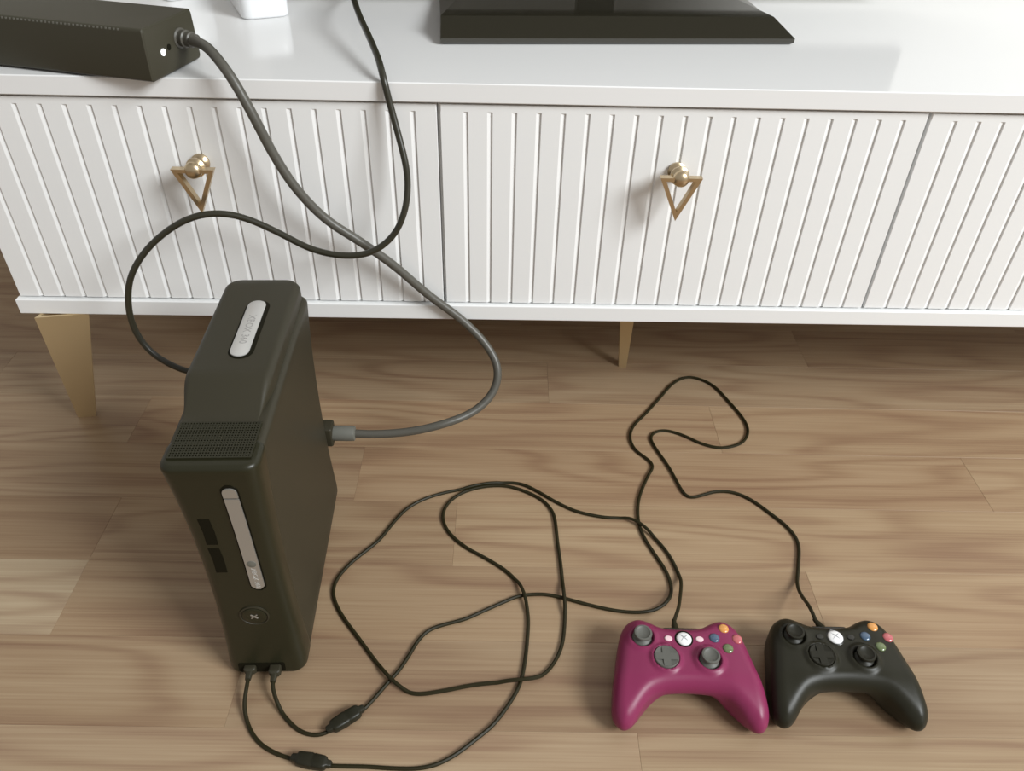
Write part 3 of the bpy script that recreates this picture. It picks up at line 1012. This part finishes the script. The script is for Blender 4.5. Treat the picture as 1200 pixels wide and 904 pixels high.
laid = floor_layout([BLACK_CABLE_PATH, PURPLE_CABLE_PATH], R_CABLE)


def nearest(p, xy):
    return int(np.argmin(np.hypot(p[:, 0] - xy[0], p[:, 1] - xy[1])))


def build_pad_cable(p, conn_a, conn_b, label):
    root = empty('gamepad_cable', (float(p[0][0]), float(p[0][1]), 0))
    tag(root, label, 'cable', 'gamepad cables on the floor')
    off = (-float(p[0][0]), -float(p[0][1]), 0)
    MB().tube(p, R_CABLE, 8).build('cord', M['cable'], root, off)
    # inline breakaway connector
    a, b = Vector((*conn_a, 0)), Vector((*conn_b, 0))
    d = (b - a)
    L = d.length
    ang = math.atan2(d.y, d.x)
    c = MB()
    rings = []
    for t, w, h in ((0, 0.0028, 0.0028), (0.03, 0.0036, 0.0034), (0.13, 0.0040, 0.0038), (0.16, 0.0060, 0.0046), (0.22, 0.0066, 0.0050),
                    (0.50, 0.0072, 0.0054), (0.55, 0.0066, 0.0050), (0.57, 0.0070, 0.0053), (0.80, 0.0066, 0.0050), (0.86, 0.0056, 0.0044),
                    (0.89, 0.0038, 0.0036), (0.97, 0.0034, 0.0032), (1.0, 0.0026, 0.0026)):
        rings.append([(L * t, y, 0.0056 + z) for y, z in rrect(w, h, min(w, h) * 0.62, 4)])
    c.loft(rings)
    c.build('breakaway_connector', M['pad_black'], root, (a.x + off[0], a.y + off[1], 0), (0, 0, ang))
    # plug seated in the console
    x, y = float(p[0][0]), float(p[0][1])
    g = MB()
    g.loft([[(xx, yy, zz + 0.0135) for xx, zz in rrect(w, h, 0.002, 3)] for yy, w, h in
            ((0.020, 0.0058, 0.0042), (0.006, 0.0062, 0.0046), (0.004, 0.0062, 0.0046), (0.002, 0.0048, 0.0040), (0.0015, 0.0034, 0.0034), (-0.006, 0.0028, 0.0028))])
    g.build('plug', M['shell'], root, (0, 0, 0), (0, 0, 0.03))
    return root


build_pad_cable(laid[0], (-0.0985, -0.4385), (-0.0650, -0.4140), 'black cable looping up toward the cabinet and back to the black gamepad')
build_pad_cable(laid[1], (-0.1275, -0.4650), (-0.0880, -0.4720), 'black cable coiled in wide loops between console and purple gamepad')

# video cable hanging from the worktop in a loose loop
def build_video_cable():
    root = empty('video_cable', (-0.19, -0.095, 0))
    tag(root, 'black cable hanging over the worktop edge and looping behind the console', 'cable')
    off = (0.19, 0.095, 0)
    path = [(0.02, 0.385, 0.66), (-0.06, 0.385, 0.60), (-0.125, 0.36, 0.530), (-0.128, 0.30, 0.517), (-0.122, 0.235, 0.526)] + VIDEO_CABLE_PATH
    path = path[:-1] + [(-0.262, -0.085, 0.170), (-0.225, -0.080, 0.164), (-0.205, -0.088, 0.162), (-0.202, -0.100, 0.162)]
    p = smooth_pts(catmull(path, 0.005), 5)
    MB().tube(p, 0.0036, 10).build('cord', M['video_cable'], root, off)
    MB().rbox(0, 0, -0.012, 0.012, 0.010, 0.008, 0.002, 0.0015).build('plug', M['shell'], root, (-0.2035 + 0.19, -0.104 + 0.095, 0.162))
    return root


build_video_cable()


def build_power_cord():
    root = empty('power_cable', (-0.114, -0.1, 0))
    tag(root, 'thick grey power cable drooping from the adapter down to the console', 'cable')
    off = (0.114, 0.1, 0)
    p = smooth_pts(catmull(POWER_CORD_PATH, 0.005), 5)
    MB().tube(p, 0.0052, 14).build('cord', M['power_cord'], root, off)
    e = POWER_CORD_PATH[-1]
    MB().lathe([(0.0056, -0.004), (0.0092, -0.003), (0.0098, 0), (0.0098, 0.022), (0.009, 0.026), (0, 0.026)], (e[0], e[1], e[2]), (-1, 0, 0), 20).build(
        'strain_relief', M['plug_grey'], root, off)
    MB().rbox(e[0] - 0.045, e[1] + 0.0, e[2] - 0.014, e[2] + 0.014, 0.022, 0.0105, 0.003, 0.002).build('plug', M['shell'], root, off)
    return root


build_power_cord()


# ------------------------------------------------------------------ power adapter on the worktop
def build_adapter():
    ang = -math.radians(14.5)
    # local: +x along the brick to its cord end, origin at the near cord-end corner of the underside
    root = empty('power_adapter', (-0.2800, -0.0285, ZT1), ang)
    tag(root, 'black power adapter brick lying across the left worktop edge', 'adapter')
    L, D, H, f = 0.245, 0.089, 0.0520, 0.0020
    rings = []
    for x, i in ((-L, 0.0015), (-L + 0.0015, 0.0), (-0.0015, 0.0), (0.0, 0.0015)):
        pts = []
        r = 0.0035
        prof = rrect(D / 2 - i, (H - f) / 2 - i, r, 4)
        for y, z in prof:
            t = (z + (H - f) / 2) / (H - f)
            pts.append((x + 0.000, D / 2 + y * (1.0 - 0.035 * t), f + (H - f) / 2 + z))
        rings.append(pts)
    MB().loft(rings).build('body', M['adapter'], root)
    for x in (-L + 0.02, -0.016):
        for y in (0.036, 0.080):
            MB().lathe([(0.006, 0), (0.006, f + 0.001)], (x, y, 0), (0, 0, 1), 12).build('foot', M['deep_black'], root)
    # row of little vents along the upper near edge
    vt = MB()
    n = 46
    for i in range(n):
        x = -0.026 - i * 0.0045
        vt.box(x - 0.0010, x + 0.0010, 0.0016, 0.0042, H - 0.0040, H - 0.0012)
    o = vt.build('vent_slots', M['plug_grey'], root, sharp=0)
    tag(o, 'row of tiny vent slots along the edge', kind='stuff')
    # end panel seam, light and cord outlet
    MB().lathe([(0.0034, -0.001), (0.0034, 0.0008), (0.0022, 0.0013), (0, 0.0014)], (0.0, 0.026, 0.0245), (1, 0, 0), 16).build('status_light', M['led'], root)
    MB().lathe([(0.0030, -0.001), (0.0030, 0.0005), (0, 0.0005)], (0.0, 0.037, 0.0265), (1, 0, 0), 16).build('indicator_hole', M['deep_black'], root)
    MB().lathe([(0.0100, -0.002), (0.0100, 0.002), (0.0082, 0.003), (0.0082, 0.006), (0.0088, 0.007), (0.0088, 0.009), (0.0074, 0.010), (0.0074, 0.013),
                (0.0079, 0.014), (0.0079, 0.016), (0.0064, 0.017), (0.0060, 0.022), (0, 0.022)], (0.0, 0.058, 0.0300), (1, -0.15, 0), 20).build('cord_outlet', M['power_cord'], root)
    return root


build_adapter()


# ------------------------------------------------------------------ television on its foot
def build_tv():
    cx, cy = 0.1945, 0.30
    root = empty('television', (cx, cy, ZT1), 0.07)
    tag(root, 'black flat television on a wide glossy foot on the worktop', 'television')
    # foot: glossy plate with a sloping front and slanted ends
    hw_b, hw_t = 0.2105, 0.2000
    y0, y1 = -0.158, 0.075
    rings = [[(-hw_b + 0.004, y0 + 0.003, 0.0), (hw_b - 0.004, y0 + 0.003, 0.0), (hw_b - 0.004, y1, 0.0), (-hw_b + 0.004, y1, 0.0)],
             [(-hw_b, y0, 0.003), (hw_b, y0, 0.003), (hw_b, y1, 0.003), (-hw_b, y1, 0.003)],
             [(-hw_b, y0, 0.0075), (hw_b, y0, 0.0075), (hw_b, y1, 0.0075), (-hw_b, y1, 0.0075)],
             [(-hw_b + 0.001, y0 + 0.0375, 0.0225), (hw_t - 0.006, y0 + 0.0375, 0.0225), (hw_t - 0.05, y1 - 0.005, 0.0225), (-hw_b + 0.05, y1 - 0.005, 0.0225)]]
    MB().loft(rings).build('foot', M['tv_foot'], root, sharp=0)
    MB().rbox(0, 0.030, 0.020, 0.16, 0.026, 0.012, 0.005, 0.001).build('neck', M['tv_black'], root)
    MB().rbox(0, 0.012, 0.050, 0.560, 0.440, 0.014, 0.006, 0.003).build('housing', M['tv_black'], root)
    MB().rbox(0, 0.040, 0.120, 0.400, 0.260, 0.022, 0.008, 0.004).build('rear_housing', M['tv_black'], root)
    MB().box(-0.422, 0.422, -0.0032, 0.0, 0.076, 0.542).build('screen', M['screen'], root, sharp=0)
    return root


build_tv()

# ------------------------------------------------------------------ white plastic boxes on the worktop
b1 = MB()
b1.rbox(0, 0.070, 0.0, 0.046, 0.0295, 0.070, 0.013, 0.004, 6, 4)
b1 = b1.build('white_box', M['white_plastic'], None, (-0.2260, 0.2235, ZT1), (0, 0, math.radians(24)))
tag(b1, 'white rounded plastic box standing between adapter and television', 'box')
b2 = MB()
b2.rbox(0.03, 0.030, 0.0, 0.060, 0.030, 0.030, 0.008, 0.003, 5, 3)
b2 = b2.build('white_box', M['white_plastic'], None, (-0.371, 0.293, ZT1), (0, 0, math.radians(38)))
tag(b2, 'small white plastic box half hidden behind the power adapter', 'box')
